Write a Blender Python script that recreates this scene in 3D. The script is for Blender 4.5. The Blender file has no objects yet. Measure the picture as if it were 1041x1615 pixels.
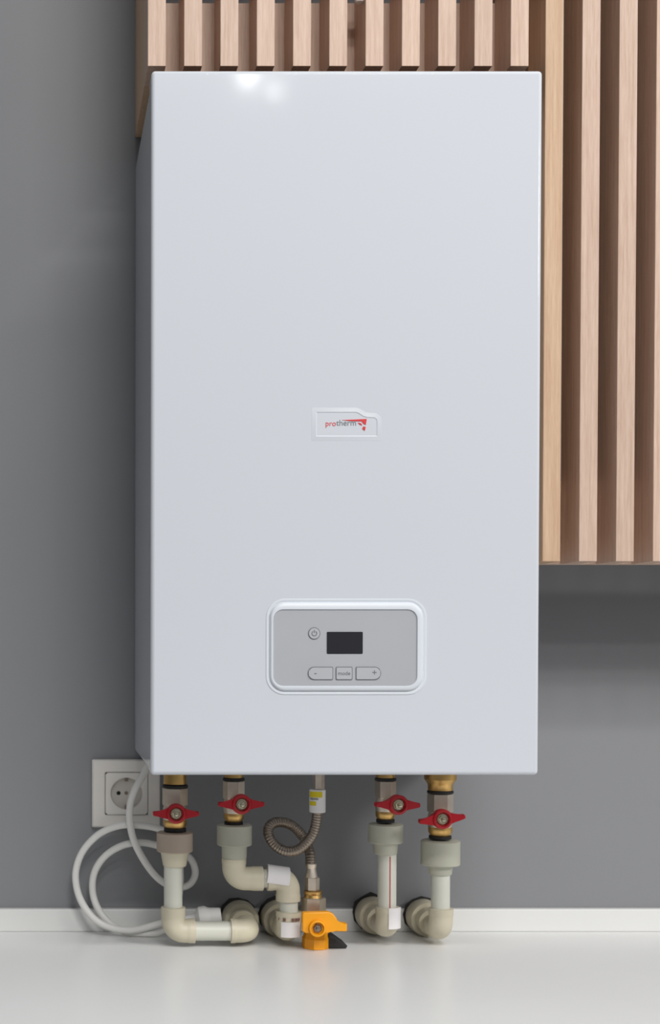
import bpy, bmesh, math, random
from mathutils import Vector, Matrix

random.seed(7)
SC = bpy.context.scene
COL = SC.collection

# ------------------------------------------------------------------ survey of the place
# x to the right, y into the wall, z up; worktop surface z = 0, tiled wall plane y = WALL
F_PX, PPX = 2293.0, 75.0
PITCH = math.radians(1.05)
PPY = 1012 + F_PX * math.tan(PITCH)
EYE = Vector((0, 0, 0.394))
WALL = 1.98          # wall surface
YB = 1.65            # boiler front
YS = 1.737           # batten fronts
YP = 1.87            # plane of the pipe runs


def P(px, py, Y):
    """measured point of the photo set at its own depth Y"""
    a, b = (px - PPX) / F_PX, -(py - PPY) / F_PX
    d = Vector((a, math.cos(PITCH) + b * math.sin(PITCH), -math.sin(PITCH) + b * math.cos(PITCH)))
    return EYE + d * (Y / d.y)


def S(px, Y=YP):
    return px * Y / F_PX


# ------------------------------------------------------------------ materials
def srgb(r, g, b):
    f = lambda c: (c / 255 / 12.92) if c <= 10 else ((c / 255 + 0.055) / 1.055) ** 2.4
    return (f(r), f(g), f(b), 1)


def mat(name, rgb, rough=0.5, metal=0.0, vary=0.06, scale=20.0, bump=0.0, bscale=200.0, coat=0.0, coat_rough=0.1, spec=0.5):
    m = bpy.data.materials.new(name)
    m.use_nodes = True
    nt = m.node_tree
    bs = nt.nodes['Principled BSDF']
    tc = nt.nodes.new('ShaderNodeTexCoord')
    n = nt.nodes.new('ShaderNodeTexNoise')
    n.inputs['Scale'].default_value = scale
    n.inputs['Detail'].default_value = 4
    nt.links.new(tc.outputs['Object'], n.inputs['Vector'])
    rp = nt.nodes.new('ShaderNodeValToRGB')
    c = srgb(*rgb)
    rp.color_ramp.elements[0].position = 0.3
    rp.color_ramp.elements[1].position = 0.7
    rp.color_ramp.elements[0].color = tuple(x * (1 - vary) for x in c[:3]) + (1,)
    rp.color_ramp.elements[1].color = tuple(min(1, x * (1 + vary)) for x in c[:3]) + (1,)
    nt.links.new(n.outputs['Fac'], rp.inputs['Fac'])
    nt.links.new(rp.outputs['Color'], bs.inputs['Base Color'])
    bs.inputs['Roughness'].default_value = rough
    bs.inputs['Metallic'].default_value = metal
    bs.inputs['Specular IOR Level'].default_value = spec
    if coat:
        bs.inputs['Coat Weight'].default_value = coat
        bs.inputs['Coat Roughness'].default_value = coat_rough
    if bump:
        n2 = nt.nodes.new('ShaderNodeTexNoise')
        n2.inputs['Scale'].default_value = bscale
        n2.inputs['Detail'].default_value = 3
        nt.links.new(tc.outputs['Object'], n2.inputs['Vector'])
        bp = nt.nodes.new('ShaderNodeBump')
        bp.inputs['Strength'].default_value = bump
        bp.inputs['Distance'].default_value = 0.001
        nt.links.new(n2.outputs['Fac'], bp.inputs['Height'])
        nt.links.new(bp.outputs['Normal'], bs.inputs['Normal'])
    return m


def wood(name, a, b, rough=0.5):
    m = bpy.data.materials.new(name)
    m.use_nodes = True
    nt = m.node_tree
    bs = nt.nodes['Principled BSDF']
    tc = nt.nodes.new('ShaderNodeTexCoord')
    oi = nt.nodes.new('ShaderNodeObjectInfo')
    add = nt.nodes.new('ShaderNodeVectorMath'); add.operation = 'ADD'
    mul = nt.nodes.new('ShaderNodeVectorMath'); mul.operation = 'SCALE'
    mul.inputs['Scale'].default_value = 37.0
    comb = nt.nodes.new('ShaderNodeCombineXYZ')
    for k in range(3):
        nt.links.new(oi.outputs['Random'], comb.inputs[k])
    nt.links.new(comb.outputs[0], mul.inputs[0])
    nt.links.new(tc.outputs['Object'], add.inputs[0])
    nt.links.new(mul.outputs[0], add.inputs[1])
    mp = nt.nodes.new('ShaderNodeMapping')
    mp.inputs['Scale'].default_value = (260, 260, 9)
    nt.links.new(add.outputs[0], mp.inputs['Vector'])
    n = nt.nodes.new('ShaderNodeTexNoise')
    n.inputs['Scale'].default_value = 1.0
    n.inputs['Detail'].default_value = 6
    n.inputs['Roughness'].default_value = 0.65
    nt.links.new(mp.outputs[0], n.inputs['Vector'])
    # short dark pores running with the grain
    mp2 = nt.nodes.new('ShaderNodeMapping')
    mp2.inputs['Scale'].default_value = (700, 700, 60)
    nt.links.new(add.outputs[0], mp2.inputs['Vector'])
    n2 = nt.nodes.new('ShaderNodeTexNoise')
    n2.inputs['Scale'].default_value = 1.0
    nt.links.new(mp2.outputs[0], n2.inputs['Vector'])
    mixf = nt.nodes.new('ShaderNodeMath'); mixf.operation = 'MULTIPLY_ADD'
    nt.links.new(n2.outputs['Fac'], mixf.inputs[0])
    mixf.inputs[1].default_value = 0.35
    nt.links.new(n.outputs['Fac'], mixf.inputs[2])
    rp = nt.nodes.new('ShaderNodeValToRGB')
    rp.color_ramp.elements[0].position = 0.45
    rp.color_ramp.elements[1].position = 0.9
    rp.color_ramp.elements[0].color = srgb(*b)
    rp.color_ramp.elements[1].color = srgb(*a)
    nt.links.new(mixf.outputs[0], rp.inputs['Fac'])
    hs = nt.nodes.new('ShaderNodeHueSaturation')
    mr = nt.nodes.new('ShaderNodeMapRange')
    mr.inputs['To Min'].default_value = 0.94
    mr.inputs['To Max'].default_value = 1.05
    nt.links.new(oi.outputs['Random'], mr.inputs['Value'])
    nt.links.new(mr.outputs[0], hs.inputs['Value'])
    nt.links.new(rp.outputs[0], hs.inputs['Color'])
    nt.links.new(hs.outputs[0], bs.inputs['Base Color'])
    bs.inputs['Roughness'].default_value = rough
    bs.inputs['Specular IOR Level'].default_value = 0.3
    return m


M = dict(
    wall=mat('grey_wall_paint', (132, 133, 136), 0.6, vary=0.025, scale=3, bump=0.08, bscale=350),
    counter=mat('white_worktop_laminate', (230, 230, 229), 0.30, vary=0.01, scale=6),
    upstand=mat('white_upstand', (224, 224, 222), 0.35, vary=0.01, scale=6),
    enamel=mat('white_enamel', (208, 212, 219), 0.07, vary=0.006, scale=3, spec=0.15),
    casing=mat('white_casing_enamel', (208, 212, 219), 0.12, vary=0.006, scale=3, spec=0.5),
    bezel=mat('white_plastic', (218, 223, 230), 0.35, vary=0.01),
    groove=mat('groove_grey', (176, 184, 194), 0.5, vary=0.01),
    faceplate=mat('silver_grey_plastic', (176, 178, 183), 0.38, vary=0.015),
    buttonm=mat('button_grey', (180, 182, 186), 0.4, vary=0.015),
    outline=mat('button_outline', (112, 114, 118), 0.5),
    display=mat('dark_display', (40, 40, 46), 0.18, vary=0.02),
    badge=mat('badge_plate', (208, 212, 219), 0.3, vary=0.01),
    logored=mat('logo_red', (214, 52, 58), 0.4),
    logogrey=mat('logo_grey', (120, 122, 128), 0.4),
    oak=wood('oak_veneer', (218, 192, 174), (192, 162, 142)),
    oakside=wood('oak_end_panel', (214, 184, 154), (192, 156, 126)),
    board=wood('dark_light_block', (84, 62, 48), (62, 44, 34)),  # dark tone chosen so the hidden filler bounces little light
    pprpipe=mat('pale_pipe_plastic', (213, 213, 201), 0.42, vary=0.03),
    pprfit=mat('beige_fitting_plastic', (207, 199, 176), 0.45, vary=0.05, scale=30),
    pprnut=mat('grey_green_coupling_plastic', (184, 184, 168), 0.5, vary=0.04),
    pprnutb=mat('beige_coupling_plastic', (184, 168, 152), 0.5, vary=0.04),
    nickel=mat('nickel_brass', (222, 210, 194), 0.42, 1.0, vary=0.08, scale=60),
    brass=mat('yellow_brass', (216, 176, 110), 0.34, 1.0, vary=0.1, scale=60),
    steel=mat('corrugated_steel', (150, 138, 126), 0.32, 1.0, vary=0.08, scale=60),
    chrome=mat('chrome_nut', (205, 196, 170), 0.25, 1.0),
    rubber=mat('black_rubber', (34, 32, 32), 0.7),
    red=mat('red_handle_lacquer', (176, 14, 30), 0.35, vary=0.06),
    yellow=mat('yellow_handle_lacquer', (240, 160, 12), 0.35, vary=0.06),
    cable=mat('white_cable_sheath', (230, 229, 225), 0.45, vary=0.02),
    socket=mat('white_socket_plastic', (226, 222, 216), 0.35, vary=0.01),
    well=mat('socket_well_plastic', (206, 201, 194), 0.4, vary=0.01),
    hole=mat('dark_pin_hole', (18, 18, 18), 0.8),
    paper=mat('white_paper_label', (232, 228, 228), 0.55, vary=0.02),
    ink=mat('label_ink', (120, 84, 80), 0.6),
    inkgrey=mat('label_ink_grey', (110, 112, 112), 0.6),
    yellowink=mat('yellow_print', (214, 196, 20), 0.5),
    stripe=mat('red_pipe_line', (178, 70, 68), 0.5),
    clipm=mat('pale_clip', (222, 210, 200), 0.4),
)


# ------------------------------------------------------------------ mesh helpers
def obj(name, bm, m, parent=None, smooth=True, angle=35):
    """link a bmesh built in world coordinates as ONE object; below a thing it is stored about the thing's base"""
    root = parent
    while root is not None and root.parent is not None:
        root = root.parent
    bmesh.ops.recalc_face_normals(bm, faces=bm.faces)
    if root is not None:
        bmesh.ops.translate(bm, verts=bm.verts, vec=-Vector(root.location))
    me = bpy.data.meshes.new(name)
    if smooth:
        lim = math.radians(angle)
        lay = bm.faces.layers.int.get('flat')
        for f in bm.faces:
            f.smooth = not (lay and f[lay])
        for e in bm.edges:
            e.smooth = len(e.link_faces) == 2 and e.calc_face_angle(0) < lim
    bm.to_mesh(me)
    bm.free()
    me.materials.append(m)
    o = bpy.data.objects.new(name, me)
    COL.objects.link(o)
    if parent is not None:
        o.parent = parent
    return o


def thing(name, label, cat, loc, group=None):
    o = bpy.data.objects.new(name, None)
    o.empty_display_size = 0.02
    o.location = loc
    COL.objects.link(o)
    tag(o, label, cat, group)
    return o


def tag(o, label, cat, group=None):
    o['label'] = label
    o['category'] = cat
    if group:
        o['group'] = group
    return o


def mark_flat(bm):
    lay = bm.faces.layers.int.get('flat') or bm.faces.layers.int.new('flat')
    for f in bm.faces:
        f.normal_update()
        if max(abs(c) for c in f.normal) > 0.99999:
            f[lay] = 1


def box(bm, a, b, bev=0.0, seg=2):
    a, b = Vector(a), Vector(b)
    r = bmesh.ops.create_cube(bm, size=1)
    vs = r['verts']
    c, s = (a + b) / 2, b - a
    for v in vs:
        v.co = Vector((c.x + v.co.x * abs(s.x), c.y + v.co.y * abs(s.y), c.z + v.co.z * abs(s.z)))
    if bev:
        es = list({e for v in vs for e in v.link_edges})
        bmesh.ops.bevel(bm, geom=es, offset=bev, segments=seg, affect='EDGES', profile=0.5)
    mark_flat(bm)
    return bm


def BOX(a, b, bev=0.0, seg=2):
    return box(bmesh.new(), a, b, bev, seg)


def frame(axis):
    w = Vector(axis).normalized()
    u = w.orthogonal().normalized() if abs(w.z) < 0.9 else Vector((1, 0, 0))
    u = (u - w * u.dot(w)).normalized()
    return u, w.cross(u), w


def lathe(bm, origin, axis, prof, n=40, rib=0.0, ribs=None, phase=0.0):
    """prof = [(distance along axis, radius)]; rib alternates the radius round the rim for knurled nuts"""
    u, v, w = frame(axis)
    o = Vector(origin)
    rings = []
    for k, (t, r) in enumerate(prof):
        if r <= 1e-7:
            rings.append([bm.verts.new(o + w * t)])
            continue
        ring = []
        for i in range(n):
            a = 2 * math.pi * i / n + phase
            rr = r - (rib if (ribs and k in ribs and i % 2) else 0)
            ring.append(bm.verts.new(o + w * t + (u * math.cos(a) + v * math.sin(a)) * rr))
        rings.append(ring)
    for A, B in zip(rings, rings[1:]):
        if len(A) == 1 and len(B) == 1:
            continue
        for i in range(n):
            j = (i + 1) % n
            if len(A) == 1:
                bm.faces.new((A[0], B[j], B[i]))
            elif len(B) == 1:
                bm.faces.new((A[i], A[j], B[0]))
            else:
                bm.faces.new((A[i], A[j], B[j], B[i]))
    for R in (rings[0], rings[-1]):
        if len(R) > 2:
            bm.faces.new(R)
    return bm


def LATHE(*a, **k):
    return lathe(bmesh.new(), *a, **k)


def spline(pts, n=10):
    pts = [Vector(p) for p in pts]
    ext = [pts[0] * 2 - pts[1]] + pts + [pts[-1] * 2 - pts[-2]]
    out = []
    for i in range(1, len(ext) - 2):
        p0, p1, p2, p3 = ext[i - 1:i + 3]
        for k in range(n):
            t = k / n
            out.append(0.5 * ((2 * p1) + (p2 - p0) * t + (2 * p0 - 5 * p1 + 4 * p2 - p3) * t * t + (3 * p1 - p0 - 3 * p2 + p3) * t ** 3))
    out.append(pts[-1])
    return out


def resample(pts, step):
    L = [0]
    for a, b in zip(pts, pts[1:]):
        L.append(L[-1] + (b - a).length)
    n = max(2, int(L[-1] / step))
    out, j = [], 0
    for k in range(n + 1):
        s = L[-1] * k / n
        while j < len(L) - 2 and L[j + 1] < s:
            j += 1
        d = L[j + 1] - L[j]
        out.append(pts[j].lerp(pts[j + 1], (s - L[j]) / d if d else 0))
    return out


def sweep(bm, pts, rad, n=20):
    """tube along pts; rad is a number or one radius per point"""
    if not hasattr(rad, '__len__'):
        rad = [rad] * len(pts)
    tang = []
    for i in range(len(pts)):
        a = pts[max(0, i - 1)]
        b = pts[min(len(pts) - 1, i + 1)]
        t = b - a
        tang.append(t.normalized() if t.length > 1e-9 else tang[-1])
    u = tang[0].orthogonal().normalized()
    rings = []
    for p, t, r in zip(pts, tang, rad):
        u = (u - t * u.dot(t)).normalized()
        v = t.cross(u)
        rings.append([bm.verts.new(p + (u * math.cos(2 * math.pi * k / n) + v * math.sin(2 * math.pi * k / n)) * r) for k in range(n)])
    for A, B in zip(rings, rings[1:]):
        for i in range(n):
            j = (i + 1) % n
            bm.faces.new((A[i], A[j], B[j], B[i]))
    bm.faces.new(rings[0])
    bm.faces.new(rings[-1])
    return bm


def elbow_bm(a, corner, b, r, bend, lip=0.0006):
    """pipe elbow from a round corner to b, with a slightly swollen socket rim at each mouth"""
    a, c, b = Vector(a), Vector(corner), Vector(b)
    da, db = (a - c).normalized(), (b - c).normalized()
    s, e = c + da * bend, c + db * bend
    pts, rad = [], []
    La = (a - s).length
    for k in range(7):
        t = k / 7
        pts.append(a.lerp(s, t))
    cen = s + db * bend
    for k in range(13):
        th = math.pi / 2 * k / 12
        pts.append(cen - db * bend * math.cos(th) + da * (bend - bend * math.sin(th)) - da * bend)
    # quarter arc: from s to e about (c + da*bend + db*bend)
    cen = c + da * bend + db * bend
    pts = pts[:7]
    for k in range(13):
        th = math.pi / 2 * k / 12
        pts.append(cen - db * bend * math.cos(th) - da * bend * math.sin(th))
    for k in range(1, 8):
        pts.append(e.lerp(b, k / 7))
    N = len(pts)
    for i in range(N):
        rr = r
        if i in (0, N - 1):
            rr = r - 0.0012
        elif i <= 4 or i >= N - 5:
            rr = r + lip
        rad.append(rr)
    # keep the rim crisp: second ring just inside the mouth
    pts[1] = pts[0].lerp(pts[1], 0.25)
    pts[-2] = pts[-1].lerp(pts[-2], 0.25)
    return sweep(bmesh.new(), pts, rad, 32)


def shell(bm, origin, axis, r, th0, th1, t0, t1, thick=0.0004, nseg=14, ref=None):
    """curved label lying on a round pipe; angles measured from ref (default towards the room) about axis"""
    w = Vector(axis).normalized()
    u = Vector(ref) if ref else Vector((0, -1, 0))
    u = (u - w * u.dot(w)).normalized()
    v = w.cross(u)
    o = Vector(origin)
    g = {}
    for i in range(nseg + 1):
        th = th0 + (th1 - th0) * i / nseg
        d = u * math.cos(th) + v * math.sin(th)
        for j, t in enumerate((t0, t1)):
            for k, rr in enumerate((r, r + thick)):
                g[i, j, k] = bm.verts.new(o + d * rr + w * t)
    for i in range(nseg):
        for k in (0, 1):
            bm.faces.new((g[i, 0, k], g[i + 1, 0, k], g[i + 1, 1, k], g[i, 1, k]))
        for j in (0, 1):
            bm.faces.new((g[i, j, 0], g[i + 1, j, 0], g[i + 1, j, 1], g[i, j, 1]))
    for i in (0, nseg):
        bm.faces.new((g[i, 0, 0], g[i, 1, 0], g[i, 1, 1], g[i, 0, 1]))
    return bm


def prism(bm, pts, y0, y1, bev=0.0, seg=2):
    """outline [(x, z)] facing the room, extruded from y0 (front) to y1"""
    A = [bm.verts.new((x, y0, z)) for x, z in pts]
    B = [bm.verts.new((x, y1, z)) for x, z in pts]
    n = len(pts)
    fs = [bm.faces.new(A), bm.faces.new(B[::-1])]
    for i in range(n):
        j = (i + 1) % n
        fs.append(bm.faces.new((A[i], B[i], B[j], A[j])))
    if bev:
        es = list(fs[0].edges)
        bmesh.ops.bevel(bm, geom=es, offset=bev, segments=seg, affect='EDGES', profile=0.5)
    mark_flat(bm)
    return bm


def rrect(x0, x1, z0, z1, r, n=8):
    pts = []
    for cx, cz, a0 in ((x1 - r, z1 - r, 0), (x0 + r, z1 - r, 90), (x0 + r, z0 + r, 180), (x1 - r, z0 + r, 270)):
        for k in range(n + 1):
            a = math.radians(a0 + 90 * k / n)
            pts.append((cx + r * math.cos(a), cz + r * math.sin(a)))
    return pts


def ring_prism(bm, loops):
    """closed rounded rings joined: loops = [(pts, y)] from outer back round to inner back"""
    rings = [[bm.verts.new((x, y, z)) for x, z in pts] for pts, y in loops]
    n = len(rings[0])
    for A, B in zip(rings, rings[1:]):
        for i in range(n):
            j = (i + 1) % n
            bm.faces.new((A[i], A[j], B[j], B[i]))
    return bm


def text_bm(body, size, x, y, z, depth=0.0003, align='LEFT', width=None):
    cu = bpy.data.curves.new('lettering', 'FONT')
    cu.body = body
    cu.size = size
    cu.extrude = depth
    cu.align_x = align
    cu.align_y = 'CENTER'
    o = bpy.data.objects.new('lettering', cu)
    COL.objects.link(o)
    dg = bpy.context.evaluated_depsgraph_get()
    me = bpy.data.meshes.new_from_object(o.evaluated_get(dg))
    bm = bmesh.new()
    bm.from_mesh(me)
    bpy.data.objects.remove(o)
    bpy.data.curves.remove(cu)
    bpy.data.meshes.remove(me)
    if width:
        xs = [v.co.x for v in bm.verts]
        k = width / (max(xs) - min(xs))
        bm.transform(Matrix.Scale(k, 4) @ Matrix.Translation((-min(xs), 0, 0)))
    bm.transform(Matrix.Translation((x, y, z)) @ Matrix.Rotation(math.pi / 2, 4, 'X'))
    return bm


# ------------------------------------------------------------------ the setting
w = obj('wall_back', BOX((-1.6, WALL, -0.9), (2.6, WALL + 0.12, 1.65)), M['wall'], smooth=False)
w['kind'] = 'structure'
u = obj('trim_1', BOX((-1.6, WALL - 0.012, 0.0), (2.6, WALL - 0.0002, P(500, 1434, WALL - 0.012).z), 0.0015), M['upstand'])
u['kind'] = 'structure'
wt = obj('worktop', BOX((-1.6, 1.30, -0.04), (2.6, WALL - 0.0002, 0.0), 0.002), M['counter'])
tag(wt, 'long white satin worktop running along the foot of the grey wall', 'worktop')

# ------------------------------------------------------------------ boiler
bx0, bx1 = P(238, 700, YB).x, P(854, 500, YB).x
bz0, bz1 = P(500, 1222.5, YB).z, P(500, 110.5, YB).z
boiler = thing('gas_boiler', 'tall white wall-hung boiler with grey control panel, between the wooden battens and the pipes', 'boiler', ((bx0 + bx1) / 2, (YB + WALL) / 2, bz0))
obj('casing', BOX((bx0 + 0.002, YB + 0.035, bz0 + 0.003), (bx1 - 0.002, WALL - 0.0005, bz1 - 0.002), 0.003, 3), M['casing'], boiler)
obj('front_cover', BOX((bx0, YB, bz0), (bx1, YB + 0.0345, bz1), 0.0045, 4), M['enamel'], boiler)


def Bx(px): return P(px, 1000, YB).x
def Bz(py): return P(500, py, YB).z


# control panel: raised bezel, face plate, display, buttons
pan = obj('control_panel', ring_prism(bmesh.new(), [
    (rrect(Bx(419.5), Bx(673), Bz(1096), Bz(944), 0.021), YB + 0.002),
    (rrect(Bx(420), Bx(672.5), Bz(1095.5), Bz(944.5), 0.021), YB - 0.0006),
    (rrect(Bx(423), Bx(669.5), Bz(1092.5), Bz(947.5), 0.0195), YB - 0.0010),
    (rrect(Bx(424.5), Bx(667.5), Bz(1090.5), Bz(949.5), 0.018), YB - 0.0002),
    (rrect(Bx(426), Bx(666), Bz(1089), Bz(951), 0.017), YB - 0.0026),
    (rrect(Bx(428), Bx(664), Bz(1087), Bz(953), 0.016), YB - 0.0036),
    (rrect(Bx(430), Bx(657.5), Bz(1082.5), Bz(961), 0.0115), YB - 0.0034),
    (rrect(Bx(431), Bx(656.5), Bz(1081.5), Bz(962), 0.011), YB - 0.0018),
    (rrect(Bx(431.5), Bx(656), Bz(1081), Bz(962.5), 0.011), YB + 0.002),
]), M['bezel'], boiler, angle=50)
obj('face_plate', prism(bmesh.new(), rrect(Bx(431), Bx(656.5), Bz(1081.5), Bz(962), 0.011), YB - 0.0020, YB + 0.001), M['faceplate'], pan)
yf = YB - 0.0020
obj('display', prism(bmesh.new(), rrect(Bx(515), Bx(571.5), Bz(1031), Bz(996.5), 0.0008), yf - 0.0006, yf + 0.001, 0.0003), M['display'], pan)


def ringline(pts_out, pts_in, y):
    return ring_prism(bmesh.new(), [(pts_out, y + 0.0005), (pts_out, y - 0.0004), (pts_in, y - 0.0004), (pts_in, y + 0.0005)])


def capsule(x0, x1, z0, z1, rl, rr, n=8):
    pts = []
    for cx, cz, a0, r in ((x1 - rr, z1 - rr, 0, rr), (x0 + rl, z1 - rl, 90, rl), (x0 + rl, z0 + rl, 180, rl), (x1 - rr, z0 + rr, 270, rr)):
        for k in range(n + 1):
            a = math.radians(a0 + 90 * k / n)
            pts.append((cx + r * math.cos(a), cz + r * math.sin(a)))
    return pts


g = 0.0009
for (xa, xb, rl, rr, txt) in ((485, 525, .0072, .0014, '-'), (529, 555.5, .0014, .0014, 'mode'), (560.5, 600.5, .0014, .0072, '+')):
    x0, x1, z0, z1 = Bx(xa), Bx(xb), Bz(1072.5), Bz(1051.5)
    b = obj('button', prism(bmesh.new(), capsule(x0 + g, x1 - g, z0 + g, z1 - g, rl - g * .5, rr - g * .5), yf - 0.0011, yf + 0.001, 0.0004), M['buttonm'], pan)
    bb = ringline(capsule(x0, x1, z0, z1, rl, rr), capsule(x0 + g, x1 - g, z0 + g, z1 - g, rl - g * .5, rr - g * .5), yf)
    tb = text_bm(txt, 0.0062 if txt == 'mode' else 0.010, Bx({'-': 497, 'mode': 542.2, '+': 590}[txt]), yf - 0.0012, (z0 + z1) / 2 + (0.0006 if txt != 'mode' else 0), 0.00015, 'CENTER')
    tmp = bpy.data.meshes.new('t'); tb.to_mesh(tmp); tb.free(); bb.from_mesh(tmp); bpy.data.meshes.remove(tmp)
    # the outline and its sign are sunk into the same panel
    obj('button_outline', bb, M['outline'], pan, smooth=False)
px_, pz_ = Bx(495), Bz(999)
circ = lambda r: [(px_ + r * math.cos(2 * math.pi * k / 40), pz_ + r * math.sin(2 * math.pi * k / 40)) for k in range(40)]
obj('power_button', prism(bmesh.new(), circ(S(8.4, YB)), yf - 0.0011, yf + 0.001, 0.0004), M['buttonm'], pan)
pb = ringline(circ(S(9.6, YB)), circ(S(8.4, YB)), yf)
# power sign: open ring with a stroke
ri, ro = S(3.2, YB), S(4.4, YB)
seg = [math.radians(125 + 290 * k / 24) for k in range(25)]
arc = [(px_ + ro * math.cos(a), pz_ + ro * math.sin(a)) for a in seg] + [(px_ + ri * math.cos(a), pz_ + ri * math.sin(a)) for a in reversed(seg)]
prism(pb, arc, yf - 0.0014, yf - 0.0009)
box(pb, (px_ - S(0.6, YB), yf - 0.0014, pz_ + S(1, YB)), (px_ + S(0.6, YB), yf - 0.0009, pz_ + S(5.4, YB)))
obj('power_button_outline', pb, M['outline'], pan, smooth=False)

# badge with the maker's mark
bz = [(497.5, 650), (560, 650), (565, 652), (572, 656.5), (578, 658), (589, 658.5), (592.5, 661), (593.5, 665), (593.5, 688), (497.5, 688)]
def offs(pts, d):
    """outline moved outwards by d (points run clockwise as seen from the room)"""
    n = len(pts)
    ar = sum(pts[k][0] * pts[(k + 1) % n][1] - pts[(k + 1) % n][0] * pts[k][1] for k in range(n))
    sg = 1 if ar > 0 else -1
    out = []
    for k in range(n):
        p0, p1, p2 = Vector(pts[k - 1]), Vector(pts[k]), Vector(pts[(k + 1) % n])
        a, b = (p1 - p0).normalized(), (p2 - p1).normalized()
        na, nb = Vector((a.y, -a.x)) * sg, Vector((b.y, -b.x)) * sg
        m = (na + nb).normalized()
        p = p1 + m * d / max(0.4, m.dot(na))
        out.append((p.x, p.y))
    return out


bo = [(Bx(x), Bz(y)) for x, y in bz]
bmb = ring_prism(bmesh.new(), [(offs(bo, .0052), YB + .0003), (offs(bo, .0050), YB - .0001), (offs(bo, .0007), YB - .00055), (offs(bo, .0003), YB - .0006), (bo, YB - .0005), (offs(bo, -.0008), YB - .0001)])
bmb.faces.new([v for v in bmb.verts][-len(bo):])
bd = obj('badge', bmb, M['badge'], boiler, angle=20)
yb = YB - 0.0001
obj('lettering', text_bm('pro', 0.0158, Bx(512.5), yb - 0.0002, Bz(668.3), width=S(16, YB)), M['logored'], bd, smooth=False)
obj('lettering', text_bm('therm', 0.0158, Bx(529.2), yb - 0.0002, Bz(667.3), width=S(31, YB)), M['logogrey'], bd, smooth=False)
em = bmesh.new()
prism(em, [(Bx(x), Bz(y)) for x, y in [(538, 662.6), (577, 660.8), (575.6, 670), (572.5, 669), (569, 664.6), (552, 664.2)]], yb - 0.0005, yb)
prism(em, [(Bx(x), Bz(y)) for x, y in [(571.5, 672.5), (575.5, 673.5), (574, 679.5), (570, 676.5)]], yb - 0.0005, yb)
prism(em, [(Bx(x), Bz(y)) for x, y in [(563, 666.5), (568, 667.5), (570, 671), (566, 670)]], yb - 0.0005, yb)
obj('emblem', em, M['logored'], bd, smooth=False)

# ------------------------------------------------------------------ battened wooden covers
BW, BD = S(28.5, YS), 0.0625            # batten width and depth
pitch = S(57.25, YS)


def battens(root, xs, z0, z1):
    first = None
    for x in xs:
        if first is None:
            bm = BOX((-BW / 2, YS, z0), (BW / 2, YS + BD, z1), 0.0008)
            bmesh.ops.translate(bm, verts=bm.verts, vec=(root.location.x, 0, 0))
            first = obj('batten', bm, M['oak'], root)
            o = first
        else:
            o = first.copy()
            COL.objects.link(o)
            o.parent = root
        o.location = (x - root.location.x, 0, 0)


ZT = 1.62
zb = P(500, 104.3, YS).z
ux0, ux1 = P(233, 60, YS).x, P(857, 60, YS).x
up = thing('batten_cover', 'row of short pale oak battens in a box directly above the boiler', 'slatted cover', ((ux0 + ux1) / 2, YS + 0.12, zb))
battens(up, [P(247.3 + 57.25 * k, 60, YS).x for k in range(11)], zb, ZT)
obj('bottom_rail', BOX((ux0 + 0.0182, YS + BD + 0.0002, zb), (ux1 - 0.001, YS + BD + 0.018, P(500, 4.5, YS + BD).z), 0.0008), M['oak'], up)
obj('end_panel', BOX((ux0, YS + BD + 0.0002, zb), (ux0 + 0.0180, WALL - 0.0005, ZT)), M['oakside'], up)
obj('light_block_board', box(BOX((ux0 + 0.0185, YS + BD + 0.0185, bz1 + 0.002), (ux1 - 0.001, WALL - 0.0005, zb + 0.017), 0.0008), (ux0 + 0.008, 1.70, bz1 + 0.0015), (ux1 - 0.03, YS + BD + 0.02, bz1 + 0.0145)), M['board'], up)  # board carried down to the boiler with an unseen strip added to block light

zr = P(950, 885.5, YS).z
rx0 = P(857.5, 500, YS).x
right = thing('batten_cabinet', 'long pale oak batten screen hanging on the wall to the right of the boiler', 'slatted cover', (rx0 + 0.3, YS + 0.12, zr))
nR = 15
battens(right, [P(930 + 58.4 * k, 500, YS).x for k in range(nR)], zr, ZT)
rx1 = P(930 + 58.4 * (nR - 1), 500, YS).x + BW / 2
obj('end_panel', BOX((rx0, YS - 0.0005, zr - 0.0002), (rx0 + S(28.5, YS), WALL - 0.0005, ZT), 0.001), M['oakside'], right)
obj('bottom_rail', BOX((rx0 + S(28.5, YS) + 0.0003, YS + BD + 0.0003, zr), (rx1, YS + BD + 0.018, P(950, 758, YS + BD).z), 0.0008), M['oak'], right)
obj('end_panel', BOX((rx1 + 0.0003, YS, zr), (rx1 + 0.018, WALL - 0.0005, ZT), 0.001), M['oakside'], right)

# small pale clip on the upper battens
c = P(567.5, -2, YS + 0.012)
cl = obj('clip', LATHE(c + Vector((0, 0, 0.012)), (0, 0, -1), [(0, 0), (0, .0058), (.014, .006), (.0165, .0052), (.018, .003), (.0185, 0)], 20), M['clipm'])
tag(cl, 'small pale rounded clip peeping between two battens at the top edge', 'clip')

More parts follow.
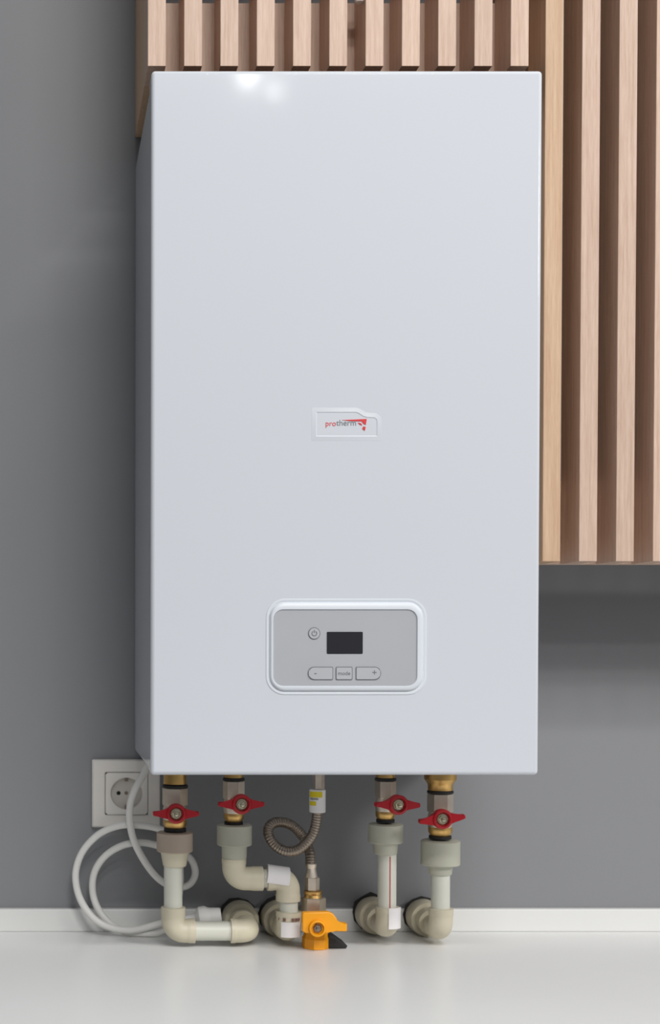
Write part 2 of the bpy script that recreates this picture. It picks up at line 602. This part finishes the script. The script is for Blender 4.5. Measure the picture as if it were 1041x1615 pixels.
# ------------------------------------------------------------------ wall socket
sx0, sx1 = P(145, 1250, WALL).x, P(251.5, 1250, WALL).x
sz0, sz1 = P(200, 1303.5, WALL).z, P(200, 1197.5, WALL).z
scx, scz = P(199, 1250, WALL).x, P(199, 1250.5, WALL).z
yp = WALL - 0.011
sock = thing('wall_socket', 'square white wall socket with round well, behind the white cable', 'socket', (scx, WALL, scz))
hs = S(33, WALL)
fr = ring_prism(bmesh.new(), [
    (rrect(sx0, sx1, sz0, sz1, 0.002), WALL - 0.0003),
    (rrect(sx0, sx1, sz0, sz1, 0.002), yp + 0.003),
    (rrect(sx0 + .002, sx1 - .002, sz0 + .002, sz1 - .002, 0.002), yp + 0.0005),
    (rrect(scx - hs - .002, scx + hs + .002, scz - hs - .002, scz + hs + .002, 0.002), yp),
    (rrect(scx - hs - .0006, scx + hs + .0006, scz - hs - .0006, scz + hs + .0006, 0.002), yp + 0.0015),
    (rrect(scx - hs - .0006, scx + hs + .0006, scz - hs - .0006, scz + hs + .0006, 0.002), WALL - 0.0004)])
obj('frame', fr, M['socket'], sock)
R = S(25, WALL)
sq = []
for k in range(64):
    a_ = 2 * math.pi * (k + .5) / 64
    q_ = hs / max(abs(math.cos(a_)), abs(math.sin(a_)))
    sq.append((scx + q_ * math.cos(a_), scz + q_ * math.sin(a_)))
ang = [math.atan2(z - scz, x - scx) for x, z in sq]
cir = lambda r: [(scx + r * math.cos(a), scz + r * math.sin(a)) for a in ang]
ins = ring_prism(bmesh.new(), [(sq, WALL - 0.0004), (sq, yp + 0.0006), ([(scx + (x - scx) * .985, scz + (z - scz) * .985) for x, z in sq], yp), (cir(R + .0012), yp), (cir(R), yp + .0008), (cir(R - .0008), WALL - 0.0016)])
obj('insert', ins, M['socket'], sock)
cb = bmesh.new()
lathe(cb, (scx, WALL - 0.0004, scz), (0, -1, 0), [(0, 0), (0, R - .0006), (.0016, R - .0009), (.0016, 0)], 48)
wl = obj('well', cb, M['well'], sock)
for dx in (-0.0105, 0.0105):
    obj('pin_hole', LATHE((scx + dx, WALL - 0.0015, scz), (0, -1, 0), [(0, 0), (0, .0028), (.0008, .0028), (.0008, 0)], 20), M['hole'], wl)
obj('screw', LATHE((scx, WALL - 0.0015, scz), (0, -1, 0), [(0, 0), (0, .0026), (.0012, .0024), (.0014, 0)], 20), M['steel'], wl)
for s in (1, -1):
    obj('earth_clip', BOX((scx - .0022, yp + .0005, scz + s * (R - .0032) - .002), (scx + .0022, WALL - .0015, scz + s * (R - .0032) + .002), .0005), M['steel'], wl)

# ------------------------------------------------------------------ pipework
ZBOT = bz0 + 0.002        # underside of the boiler


def zc(py, Y=YP): return P(500, py, Y).z
def xc(px, Y=YP): return P(px, 1350, Y).x


def hexprof(bm, o, axis, prof):
    return lathe(bm, o, axis, prof, 6, phase=math.radians(12))


def ball_valve(root, cx, ytop, ybot, half, hx, hy, tilt, yaw=0.0, tail='brass', top=None):
    """nickelled hex body, brass neck and rubber seals; red butterfly handle and its nut"""
    x = xc(cx)
    zt, zbm = zc(ytop), zc(ybot)
    H = zt - zbm
    r = S(half)
    body = bmesh.new()
    hexprof(body, (x, YP, zt), (0, 0, -1), [(0, 0), (0, r * .98), (.001, r * 1.06), (H * .40, r * 1.06), (H * .42, r * .98), (H * .42, 0)])
    lathe(body, (x, YP, zt - H * .40), (0, 0, -1), [(0, 0), (0, r * .9), (H * .08, r * 1.0), (H * .2, r * 1.04), (H * .34, r * .98), (H * .36, r * .6), (H * .36, 0)], 36)
    hc = P(hx, hy, YP - 0.047)
    d = Vector((hc.x - x, hc.y - YP, 0))
    base = Vector((x, YP, hc.z))
    lathe(body, base, d, [(0, 0), (0, S(8.5)), (d.length - .012, S(8.5)), (d.length - .012, S(5)), (d.length + .001, S(5)), (d.length + .001, 0)], 24)
    v = obj('ball_valve', body, M['nickel'], root, angle=30)
    obj('brass_neck', LATHE((x, YP, zbm + H * .28), (0, 0, -1), [(0, 0), (0, r * .96), (H * .06, r * 1.0), (H * .14, r * .98), (H * .2, r * .82), (H * .28, r * .80), (H * .28, 0)], 36), M['brass'], v)
    obj('seal', LATHE((x, YP, zbm + .0035), (0, 0, -1), [(0, 0), (0, r * .92), (.004, r * .92), (.004, 0)], 32), M['rubber'], v)
    obj('seal', LATHE((x, YP, zt + .0035), (0, 0, -1), [(0, 0), (0, r * 1.02), (.001, r * 1.08), (.0028, r * 1.08), (.0036, r), (.0036, 0)], 32), M['rubber'], v)
    # handle about its own centre, facing the room, then turned
    hb = bmesh.new()
    lathe(hb, (0, 0, 0), (0, -1, 0), [(-.006, 0), (-.006, S(13)), (-.003, S(15.5)), (.004, S(15.5)), (.0058, S(14)), (.0062, S(11.5)), (.004, S(9.6)), (.001, S(9.4)), (.001, 0)], 40)
    for s in (1, -1):
        w_ = bmesh.new()
        pts = [(S(9), S(10.5)), (S(14), S(8.2)), (S(19), S(5)), (S(25), S(3.6)), (S(34), S(3.4)), (S(35.5), S(2)), (S(35.5), S(-2.4)), (S(34), S(-3.8)), (S(25), S(-4)), (S(19), S(-5.2)), (S(14), S(-8.2)), (S(9), S(-10.5))]
        pts = [(s * a, b) for a, b in pts]
        if s > 0:
            pts = pts[::-1]
        prism(w_, pts, -0.0042, 0.0048, 0.0012)
        tm = bpy.data.meshes.new('t'); w_.to_mesh(tm); w_.free(); hb.from_mesh(tm); bpy.data.meshes.remove(tm)
    T = Matrix.Translation(hc) @ Matrix.Rotation(yaw, 4, 'Z') @ Matrix.Rotation(-tilt, 4, 'Y')
    hb.transform(T)
    obj('valve_handle', hb, M['red'], v)
    nb = bmesh.new()
    lathe(nb, (0, 0, 0), (0, -1, 0), [(.0005, 0), (.0005, S(9)), (.003, S(9)), (.0036, S(8)), (.0036, 0)], 32)
    lathe(nb, (0, 0, 0), (0, -1, 0), [(.0036, 0), (.0036, S(6.4)), (.007, S(6.4)), (.0078, S(5.4)), (.0078, 0)], 6)
    lathe(nb, (0, 0, 0), (0, -1, 0), [(.0078, 0), (.0078, S(2.8)), (.0105, S(2.6)), (.011, 0)], 16)
    nb.transform(T)
    obj('handle_nut', nb, M['chrome'], v, angle=25)
    if top:
        obj('union_nut', LATHE((x, YP, ZBOT + 0.002), (0, 0, -1), [(0, 0)] + [(max(0.0, (ZBOT + .002) - zc(py)), S(h)) for py, h in top] + [((ZBOT + .002) - zc(top[-1][0]), 0)], 32), M['brass'], v)
    return v


def ppr_coupling(root, cx, y0, y1, half, y2, half2, m, half3=None):
    """ribbed union collar above a plain sleeve"""
    x = xc(cx)
    z0 = zc(y0)
    h1, h2 = z0 - zc(y1), z0 - zc(y2)
    r = S(half)
    nut = LATHE((x, YP, z0), (0, 0, -1), [(0, 0), (0, r * .93), (.0012, r), (.004, r), (h1 - .004, r), (h1 - .0012, r), (h1, r * .93), (h1, 0)], 72, rib=.0006, ribs={3, 4})
    c_ = obj('coupling', nut, m, root, angle=50)
    r2 = S(half2)
    r3 = S(half3 or half2)
    obj('sleeve', LATHE((x, YP, z0 - h1 + .0005), (0, 0, -1), [(0, 0), (0, r2 + .001), (.002, r2), (h2 - h1 - .001, r3), (h2 - h1 + .0005, r3 - .001), (h2 - h1 + .0005, 0)], 40), M['pprfit'] if m is M['pprnutb'] else m, c_)
    return c_


def pipe(root, a, b, r, name='pipe'):
    a, b = Vector(a), Vector(b)
    d = b - a
    return obj(name, LATHE(a, d, [(0, 0), (0, r), (d.length, r), (d.length, 0)], 40), M['pprpipe'], root)


def wall_outlet(root, px, py, y_from):
    """stepped coupling from the elbow mouth back to the wall, on a black pad"""
    p = P(px, py, YP)
    L = WALL - 0.0135 - y_from
    o = Vector((p.x, y_from, p.z))
    obj('wall_coupling', LATHE(o, (0, 1, 0), [(0, 0), (0, S(14)), (L * .30, S(14)), (L * .30, S(20.5)), (L * .33, S(21.5)), (L * .56, S(21.5)), (L * .56, S(27.5)), (L * .60, S(29)), (L * .92, S(29)), (L * .95, S(27.5)), (L, S(27.5)), (L, 0)], 48), M['pprfit'], root, angle=30)
    q = S(29)
    rnd = random.Random(int(px))
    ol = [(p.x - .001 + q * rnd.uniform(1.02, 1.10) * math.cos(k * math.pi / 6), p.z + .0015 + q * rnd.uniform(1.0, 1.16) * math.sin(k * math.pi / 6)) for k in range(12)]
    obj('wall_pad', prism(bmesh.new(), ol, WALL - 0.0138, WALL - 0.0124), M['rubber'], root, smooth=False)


RP = S(14.6)
RE = S(18.6)
grp = 'plastic water pipes under the boiler'

# run with the long foot along the worktop
p1 = P(273, 1468, YP)
r1 = thing('water_pipe', 'leftmost plastic pipe with red valve, its foot turning right along the worktop', 'pipe', (p1.x, YP, 0), grp)
ball_valve(r1, 276, 1242, 1310, 19, 277.5, 1283, 0.0, top=[(1205, 17), (1222, 17.5), (1236, 18.5)])
ppr_coupling(r1, 275.5, 1312, 1343, 28.5, 1366, 22, M['pprnutb'], 18.5)
pipe(r1, (p1.x, YP, zc(1362)), (p1.x, YP, zc(1436)), RP)
e = P(392, 1468, YP)
obj('elbow', elbow_bm((p1.x, YP, zc(1430)), p1, (xc(308), YP, p1.z), RE, S(17)), M['pprfit'], r1)
hp = pipe(r1, (xc(303), YP, p1.z), (xc(370), YP, p1.z), RP * 1.05)
ye = YP + S(31)
obj('elbow', elbow_bm((xc(363.5), YP, p1.z), e, (e.x, ye, e.z), RE, S(17)), M['pprfit'], r1)
wall_outlet(r1, 392, 1468, ye - .001)

# run with the sideways jog
x2 = 368.5
r2 = thing('water_pipe', 'second plastic pipe from the left, jogging right through two elbows with a white sticker', 'pipe', (xc(x2), YP, 0), grp)
ball_valve(r2, x2, 1231, 1300, 16, 380.5, 1268, 0.0, yaw=0.05, top=[(1205, 14), (1222, 14.5), (1226, 15)])
ppr_coupling(r2, 369.5, 1300, 1333, 27.5, 1354, 20, M['pprnut'], 19.5)
zj = zc(1385.5)
obj('elbow', elbow_bm((xc(369), YP, zc(1353)), (xc(369), YP, zj), (xc(415), YP, zj), RE, S(18)), M['pprfit'], r2)
pipe(r2, (xc(410), YP, zj), (xc(428), YP, zj), RP)
x2b = 454.5
e2 = obj('elbow', elbow_bm((xc(421), YP, zj), (xc(x2b), YP, zj), (xc(x2b), YP, zc(1421)), RE, S(18)), M['pprfit'], r2)
st = shell(bmesh.new(), (xc(437), YP, zj), Vector((1, 0, -0.14)), RE + .0011, -0.95, 0.95, -S(18), S(17), ref=(0, -0.8, 0.6))
obj('sticker', st, M['paper'], e2)
pipe(r2, (xc(455.5), YP, zc(1416)), (xc(455.5), YP, zc(1442)), RP)
z3 = zc(1467.5)
e3 = obj('elbow', elbow_bm((xc(455.5), YP, zc(1437)), (xc(455.5), YP, z3), (xc(455.5), ye, z3), S(19.6), S(19)), M['pprfit'], r2)
obj('sticker', shell(bmesh.new(), (xc(455.5), YP, zc(1462)), (0, 0, 1), S(19.6) + .0009, -0.75, 0.85, -S(13), S(11)), M['paper'], e3)
mk = bmesh.new()
for a0, a1 in ((-1.0, -.95), (-.6, -.38), (.05, .28), (.34, .55), (.62, .8)):
    shell(mk, (xc(455.5), YP, zc(1447)), (0, 0, 1), S(19.6) + .0010, a0, a1, -S(2.2), S(2.2), nseg=3)
obj('printed_marks', mk, M['ink'], e3, smooth=False)
wall_outlet(r2, 455.5, 1467.5, ye - .001)

# straight run with the red line
x3 = 610.5
r3 = thing('water_pipe', 'plastic pipe with a thin red line down its front, standing right of the gas valve', 'pipe', (xc(x3), YP, 0), grp)
ball_valve(r3, 607.5, 1231, 1296, 15.5, 627, 1269, -0.03, yaw=0.14, top=[(1205, 14), (1222, 14.5), (1226, 15)])
ppr_coupling(r3, 608, 1299, 1329, 27, 1347, 19.5, M['pprnut'], 18)
p3 = pipe(r3, (xc(x3), YP, zc(1343)), (xc(x3), YP, zc(1436)), RP)
obj('red_line', shell(bmesh.new(), (xc(x3), YP, zc(1431)), (0, 0, 1), RP, 0.03, 0.16, 0, zc(1349) - zc(1431), .0002, 3), M['stripe'], p3)
z4 = zc(1462)
e4 = obj('elbow', elbow_bm((xc(612), YP, zc(1430)), (xc(612), YP, z4), (xc(612), ye, z4), RE, S(18)), M['pprfit'], r3)
obj('sticker', shell(bmesh.new(), (xc(612), YP, zc(1446)), (0, 0, 1), RE + .0009, -0.15, 1.25, -S(16), S(17)), M['paper'], e4)
wall_outlet(r3, 612, 1462, ye - .001)

# rightmost run
x4 = 695
r4 = thing('water_pipe', 'rightmost plastic pipe with flared brass nut and tilted red valve handle', 'pipe', (xc(x4), YP, 0), grp)
ball_valve(r4, 694, 1251, 1322, 19, 697, 1291.5, 0.12, top=[(1205, 25), (1229, 25), (1233, 22), (1237, 19.5), (1246, 19.5)])
ppr_coupling(r4, 694.5, 1325, 1364, 30.5, 1379, 19.5, M['pprnut'], 18)
pipe(r4, (xc(x4), YP, zc(1375)), (xc(x4), YP, zc(1438)), RP)
z5 = zc(1466)
obj('elbow', elbow_bm((xc(696), YP, zc(1432)), (xc(696), YP, z5), (xc(696), ye, z5), RE, S(18)), M['pprfit'], r4)
wall_outlet(r4, 696, 1466, ye - .001)

# ------------------------------------------------------------------ gas hose and gas valve
gh = thing('gas_hose', 'corrugated steel hose curling once below the boiler, with a white and yellow label', 'hose', P(490, 1361, YP))
hose_pts = [(500.5, 1276, 1.858), (499, 1296, 1.857), (494, 1314, 1.856), (483, 1330, 1.856), (467, 1341.5, 1.858), (449, 1342, 1.862),
            (433, 1332.5, 1.867), (424, 1318, 1.872), (424, 1305, 1.878), (433, 1297.5, 1.884), (447, 1297, 1.889), (462, 1303, 1.893), (476, 1317, 1.893), (485, 1333, 1.885), (489, 1347, 1.875), (490, 1364, YP)]
hp_ = resample(spline([P(*a) for a in hose_pts]), 0.00085)
rad = [S(8.3) - (0.0009 if k % 4 in (0,) else 0.0) - (0.0004 if k % 4 in (1, 3) else 0) for k in range(len(hp_))]
obj('hose', sweep(bmesh.new(), hp_, rad, 20), M['steel'], gh, angle=80)
hx_ = P(501.5, 1260, 1.858)
ztop = ZBOT - hx_.z + .001
nutb = bmesh.new()
hexprof(nutb, (P(502.5, 1230, 1.858).x, 1.858, ZBOT + .002), (0, 0, -1), [(0, 0), (0, S(9.2)), (ZBOT + .002 - zc(1243), S(9.2)), (ZBOT + .002 - zc(1243), 0)])
obj('hose_nut', nutb, M['nickel'], gh, angle=25)
zl0, zl1 = zc(1281, 1.858), zc(1245, 1.858)
lab = obj('label_sleeve', LATHE((P(500.7, 1260, 1.858).x, 1.858, zl0), (0, 0, 1), [(0, 0), (0, S(11.8)), (.0008, S(12.6)), (zl1 - zl0 - .0008, S(12.6)), (zl1 - zl0, S(11.8)), (zl1 - zl0, 0)], 36), M['paper'], gh)
yl = bmesh.new()
lx = P(500.7, 1260, 1.858).x
shell(yl, (lx, 1.858, zl0), (0, 0, 1), S(12.7), -1.35, .45, (zl1 - zl0) * .68, (zl1 - zl0) * .93, .0002)
shell(yl, (lx, 1.858, zl0), (0, 0, 1), S(12.7), -1.35, -.35, (zl1 - zl0) * .32, (zl1 - zl0) * .5, .0002)
obj('yellow_print', yl, M['yellowink'], lab)
gl = bmesh.new()
shell(gl, (lx, 1.858, zl0), (0, 0, 1), S(12.7), -1.2, -.1, (zl1 - zl0) * .57, (zl1 - zl0) * .60, .0002)
shell(gl, (lx, 1.858, zl0), (0, 0, 1), S(12.7), -1.2, -.1, (zl1 - zl0) * .62, (zl1 - zl0) * .65, .0002)
obj('grey_print', gl, M['inkgrey'], lab)
fx = xc(491)
fb = LATHE((fx, YP, zc(1361)), (0, 0, -1), [(0, 0), (0, S(7)), (.001, S(8.6)), (.005, S(8.2)), (.007, S(7.4)), (zc(1361) - zc(1382), S(9.8)), (zc(1361) - zc(1383.5), S(9.8)), (zc(1361) - zc(1383.5), 0)], 36)
fx = xc(492.5)
hexprof(fb, (fx, YP, zc(1383)), (0, 0, -1), [(0, 0), (0, S(10)), (.001, S(11.4)), (zc(1383) - zc(1403), S(11.4)), (zc(1383) - zc(1404), S(10)), (zc(1383) - zc(1404), 0)])
obj('end_fitting', fb, M['nickel'], gh, angle=28)

gv = thing('gas_valve', 'gas valve with wide orange-yellow handle and hex neck standing on the worktop', 'valve', (xc(496), YP, 0))
gb = bmesh.new()
gx = xc(495)
hexprof(gb, (gx, YP, zc(1415)), (0, 0, -1), [(0, 0), (0, S(17.5)), (.001, S(19)), (zc(1415) - zc(1437), S(19)), (zc(1415) - zc(1438), S(17.5)), (zc(1415) - zc(1438), 0)])
lathe(gb, (gx, YP, zc(1437)), (0, 0, -1), [(0, 0), (0, S(17)), (.004, S(18.5)), (.012, S(18.7)), (.018, S(18.5)), (zc(1437) - zc(1468), S(17)), (zc(1437) - zc(1468), 0)], 40)
lathe(gb, (xc(497.5), YP, zc(1455)), (0, 1, 0), [(0, 0), (0, S(8)), (WALL - .0125 - YP, S(8)), (WALL - .0125 - YP, 0)], 32)
nk = obj('valve_body', gb, M['nickel'], gv, angle=28)
obj('brass_collar', LATHE((xc(494), YP, zc(1403.5)), (0, 0, -1), [(0, 0), (0, S(12)), (.0015, S(14.2)), (.0045, S(14.2)), (.006, S(13)), (.0095, S(14)), (.0095, 0)], 36), M['brass'], nk)
obj('valve_foot', LATHE((xc(497.5), YP - .004, zc(1462)), (0, 0, -1), [(0, 0), (0, S(18)), (zc(1462) - zc(1474), S(19)), (zc(1462) - zc(1478), S(21.5)), (zc(1462) - .0004, S(21.8)), (zc(1462) - .0003, 0)], 8, phase=.3), M['yellow'], gv, angle=28)
hc = P(499.5, 1463, YP - .042)
k_ = lambda pts: [(hc.x + S(a), hc.z + S(b)) for a, b in pts]
hb = bmesh.new()
prism(hb, k_([(-22.5, 21), (-21, 24), (18, 25), (25, 22), (31, 14), (33, 8), (45, 7.5), (46.5, 6), (46.5, -4), (45, -5.5), (31, -5.5), (24, -4), (18, -8), (-18, -8), (-22.5, -5)][::-1]), hc.y - .003, hc.y + .006, .0014)
lathe(hb, hc, (0, -1, 0), [(-.012, 0), (-.012, S(12)), (.005, S(13.5)), (.0075, S(12.5)), (.008, S(10)), (.004, S(8.5)), (.004, 0)], 36)
h = obj('valve_handle', hb, M['yellow'], gv)
sb = LATHE(hc, (0, -1, 0), [(.003, 0), (.003, S(7.4)), (.006, S(7.4)), (.0075, S(5.5)), (.0075, 0)], 6)
lathe(sb, hc, (0, -1, 0), [(.0075, 0), (.0075, S(3)), (.0098, S(2.6)), (.0102, 0)], 16)
obj('screw', sb, M['steel'], h, angle=25)
obj('stem', LATHE(hc + Vector((0, .045, 0)), (0, -1, 0), [(0, 0), (0, S(8)), (.036, S(8)), (.036, 0)], 24), M['brass'], gv)

wd = bmesh.new()
q = [P(517, 1467, YP - .006), P(526, 1469, YP - .006), P(547, 1484, YP - .006), P(545, 1488, YP - .006), P(515, 1488, YP - .006)]
zmin = min(v.z for v in q)
prism(wd, [(v.x, v.z - zmin + .0003) for v in q][::-1], YP - .012, YP + .03, .002)
wd = obj('rubber_wedge', wd, M['rubber'])
tag(wd, 'small black rubber wedge on the worktop beside the yellow gas valve', 'wedge')

# ------------------------------------------------------------------ power cable with its plug
pc = thing('power_cable', 'white power cable coiled in two loose loops in front of the wall socket', 'cable', P(200, 1470, 1.945))
cab = [(236, 1200, 1.935), (226, 1222, 1.935), (214, 1243, 1.932), (206, 1266, 1.932), (204.5, 1292, 1.932), (210, 1322, 1.932), (224, 1352, 1.932), (244, 1380, 1.934), (264, 1395, 1.936),
       (286, 1399, 1.94), (301, 1393, 1.942), (308, 1377, 1.944), (303, 1358, 1.946), (290, 1347, 1.947), (270, 1341, 1.948), (250, 1334, 1.948), (222, 1329, 1.948),
       (192, 1334, 1.95), (165, 1351, 1.952), (149, 1376, 1.953), (146, 1405, 1.953), (154, 1432, 1.951), (172, 1455, 1.946), (200, 1470, 1.938), (232, 1474, 1.932),
       (258, 1466, 1.93), (276, 1440, 1.934), (284, 1395, 1.938), (282, 1350, 1.94), (272, 1320, 1.94), (250, 1307, 1.94), (222, 1302, 1.942), (190, 1302, 1.944),
       (157, 1315, 1.947), (131, 1342, 1.949), (119.5, 1375, 1.949), (123, 1408, 1.946), (137, 1436, 1.942), (158, 1456, 1.936), (188, 1466, 1.93), (216, 1466, 1.926), (243, 1459, 1.922), (270, 1452, 1.918), (296, 1450, 1.914)]
CP = resample(spline([P(*a) for a in cab], 12), 0.003)
rc = S(5.6, 1.94)
for v in CP:
    v.z = max(v.z, rc + .0004)
    v.y = min(v.y, WALL - .0125 - rc)
obj('cord', sweep(bmesh.new(), CP, rc, 14), M['cable'], pc)
a, b = P(297, 1450, 1.914), P(349, 1444, 1.91)
dd = b - a
pl = bmesh.new()
lathe(pl, a, dd, [(-.004, 0), (-.004, .0054), (.009, .0066), (.012, .0125), (.015, .0150), (.023, .0152), (.027, .0128), (.031, .0120), (dd.length - .002, .0108), (dd.length, .0095), (dd.length, 0)], 28)
obj('plug', pl, M['cable'], pc)

# ------------------------------------------------------------------ light of the room
def area(name, loc, target, size, energy, color=(1, 1, 1), shape='DISK', sy=None):
    L = bpy.data.lights.new(name, 'AREA')
    L.shape = shape
    L.size = size
    if sy:
        L.size_y = sy
    L.energy = energy
    L.color = color
    o = bpy.data.objects.new(name, L)
    o.location = loc
    o.rotation_euler = (Vector(target) - Vector(loc)).to_track_quat('-Z', 'Y').to_euler()
    COL.objects.link(o)
    return o


area('ceiling_spot', (0.769, -2.30, 2.555), (0.45, 1.5, 0.3), 0.06, 1.5, (1, 0.985, 0.96))
area('ceiling_spot', (0.872, -2.30, 2.505), (0.45, 1.5, 0.3), 0.05, 0.5, (1, 0.985, 0.96))
area('linear_lamp_and_fill', (0.75, -0.60, 2.55), (0.60, 1.5, 0.3), 1.40, 56, (1, 0.985, 0.96), 'RECTANGLE', 0.14)
area('linear_lamp_and_fill', (0.78, -2.25, 2.72), (0.60, 1.5, 0.3), 1.60, 56, (1, 0.985, 0.96), 'RECTANGLE', 0.14)  # fill light added to lighten the shadow band below the right-hand battens
area('ceiling_lamp', (3.30, -0.90, 2.30), (0.8, 1.6, 0.3), 0.90, 76, (1, 0.985, 0.96))

wd_ = bpy.data.worlds.new('room_ambience')
SC.world = wd_
wd_.use_nodes = True
wn = wd_.node_tree
bg = wn.nodes['Background']
tcw = wn.nodes.new('ShaderNodeTexCoord')
sep = wn.nodes.new('ShaderNodeSeparateXYZ')
wn.links.new(tcw.outputs['Generated'], sep.inputs[0])
wr = wn.nodes.new('ShaderNodeValToRGB')
wr.color_ramp.elements[0].position = 0.0
mrw = wn.nodes.new('ShaderNodeMapRange')
mrw.inputs['From Min'].default_value = -0.35
wr.color_ramp.elements[0].color = (0.10, 0.104, 0.11, 1)
e_ = wr.color_ramp.elements.new(0.27)
e_.color = (0.29, 0.30, 0.315, 1)
wr.color_ramp.elements[-1].position = 0.9
wr.color_ramp.elements[-1].color = (0.86, 0.88, 0.90, 1)      # bright white ceiling overhead
wn.links.new(sep.outputs['Z'], mrw.inputs['Value'])
wn.links.new(mrw.outputs[0], wr.inputs['Fac'])
# the room is darker towards its left end
mrx = wn.nodes.new('ShaderNodeMapRange')
mrx.inputs['From Min'].default_value = -1.0
mrx.inputs['From Max'].default_value = 1.0
mrx.inputs['To Min'].default_value = 0.2
mrx.inputs['To Max'].default_value = 1.6
wn.links.new(sep.outputs['X'], mrx.inputs['Value'])
mvx = wn.nodes.new('ShaderNodeVectorMath')
mvx.operation = 'SCALE'
wn.links.new(wr.outputs[0], mvx.inputs[0])
wn.links.new(mrx.outputs[0], mvx.inputs['Scale'])
wn.links.new(mvx.outputs[0], bg.inputs['Color'])
bg.inputs['Strength'].default_value = 1.0

# ------------------------------------------------------------------ camera
cam = bpy.data.cameras.new('camera')
co = bpy.data.objects.new('camera', cam)
COL.objects.link(co)
co.location = EYE
co.rotation_euler = (math.pi / 2 - PITCH, 0, 0)
cam.sensor_fit = 'VERTICAL'
cam.sensor_height = 36
cam.lens = F_PX / 1615 * 36
cam.shift_x = (1041 / 2 - PPX) / 1615
cam.shift_y = -(1615 / 2 - PPY) / 1615
cam.dof.use_dof = True
cam.dof.focus_distance = 1.70
cam.dof.aperture_fstop = 5.6
cam.clip_start = 0.05
SC.camera = co

SC.view_settings.view_transform = 'Standard'
SC.view_settings.look = 'None'
SC.view_settings.gamma = 1
SC.view_settings.use_curve_mapping = False
SC.view_settings.exposure = -0.42
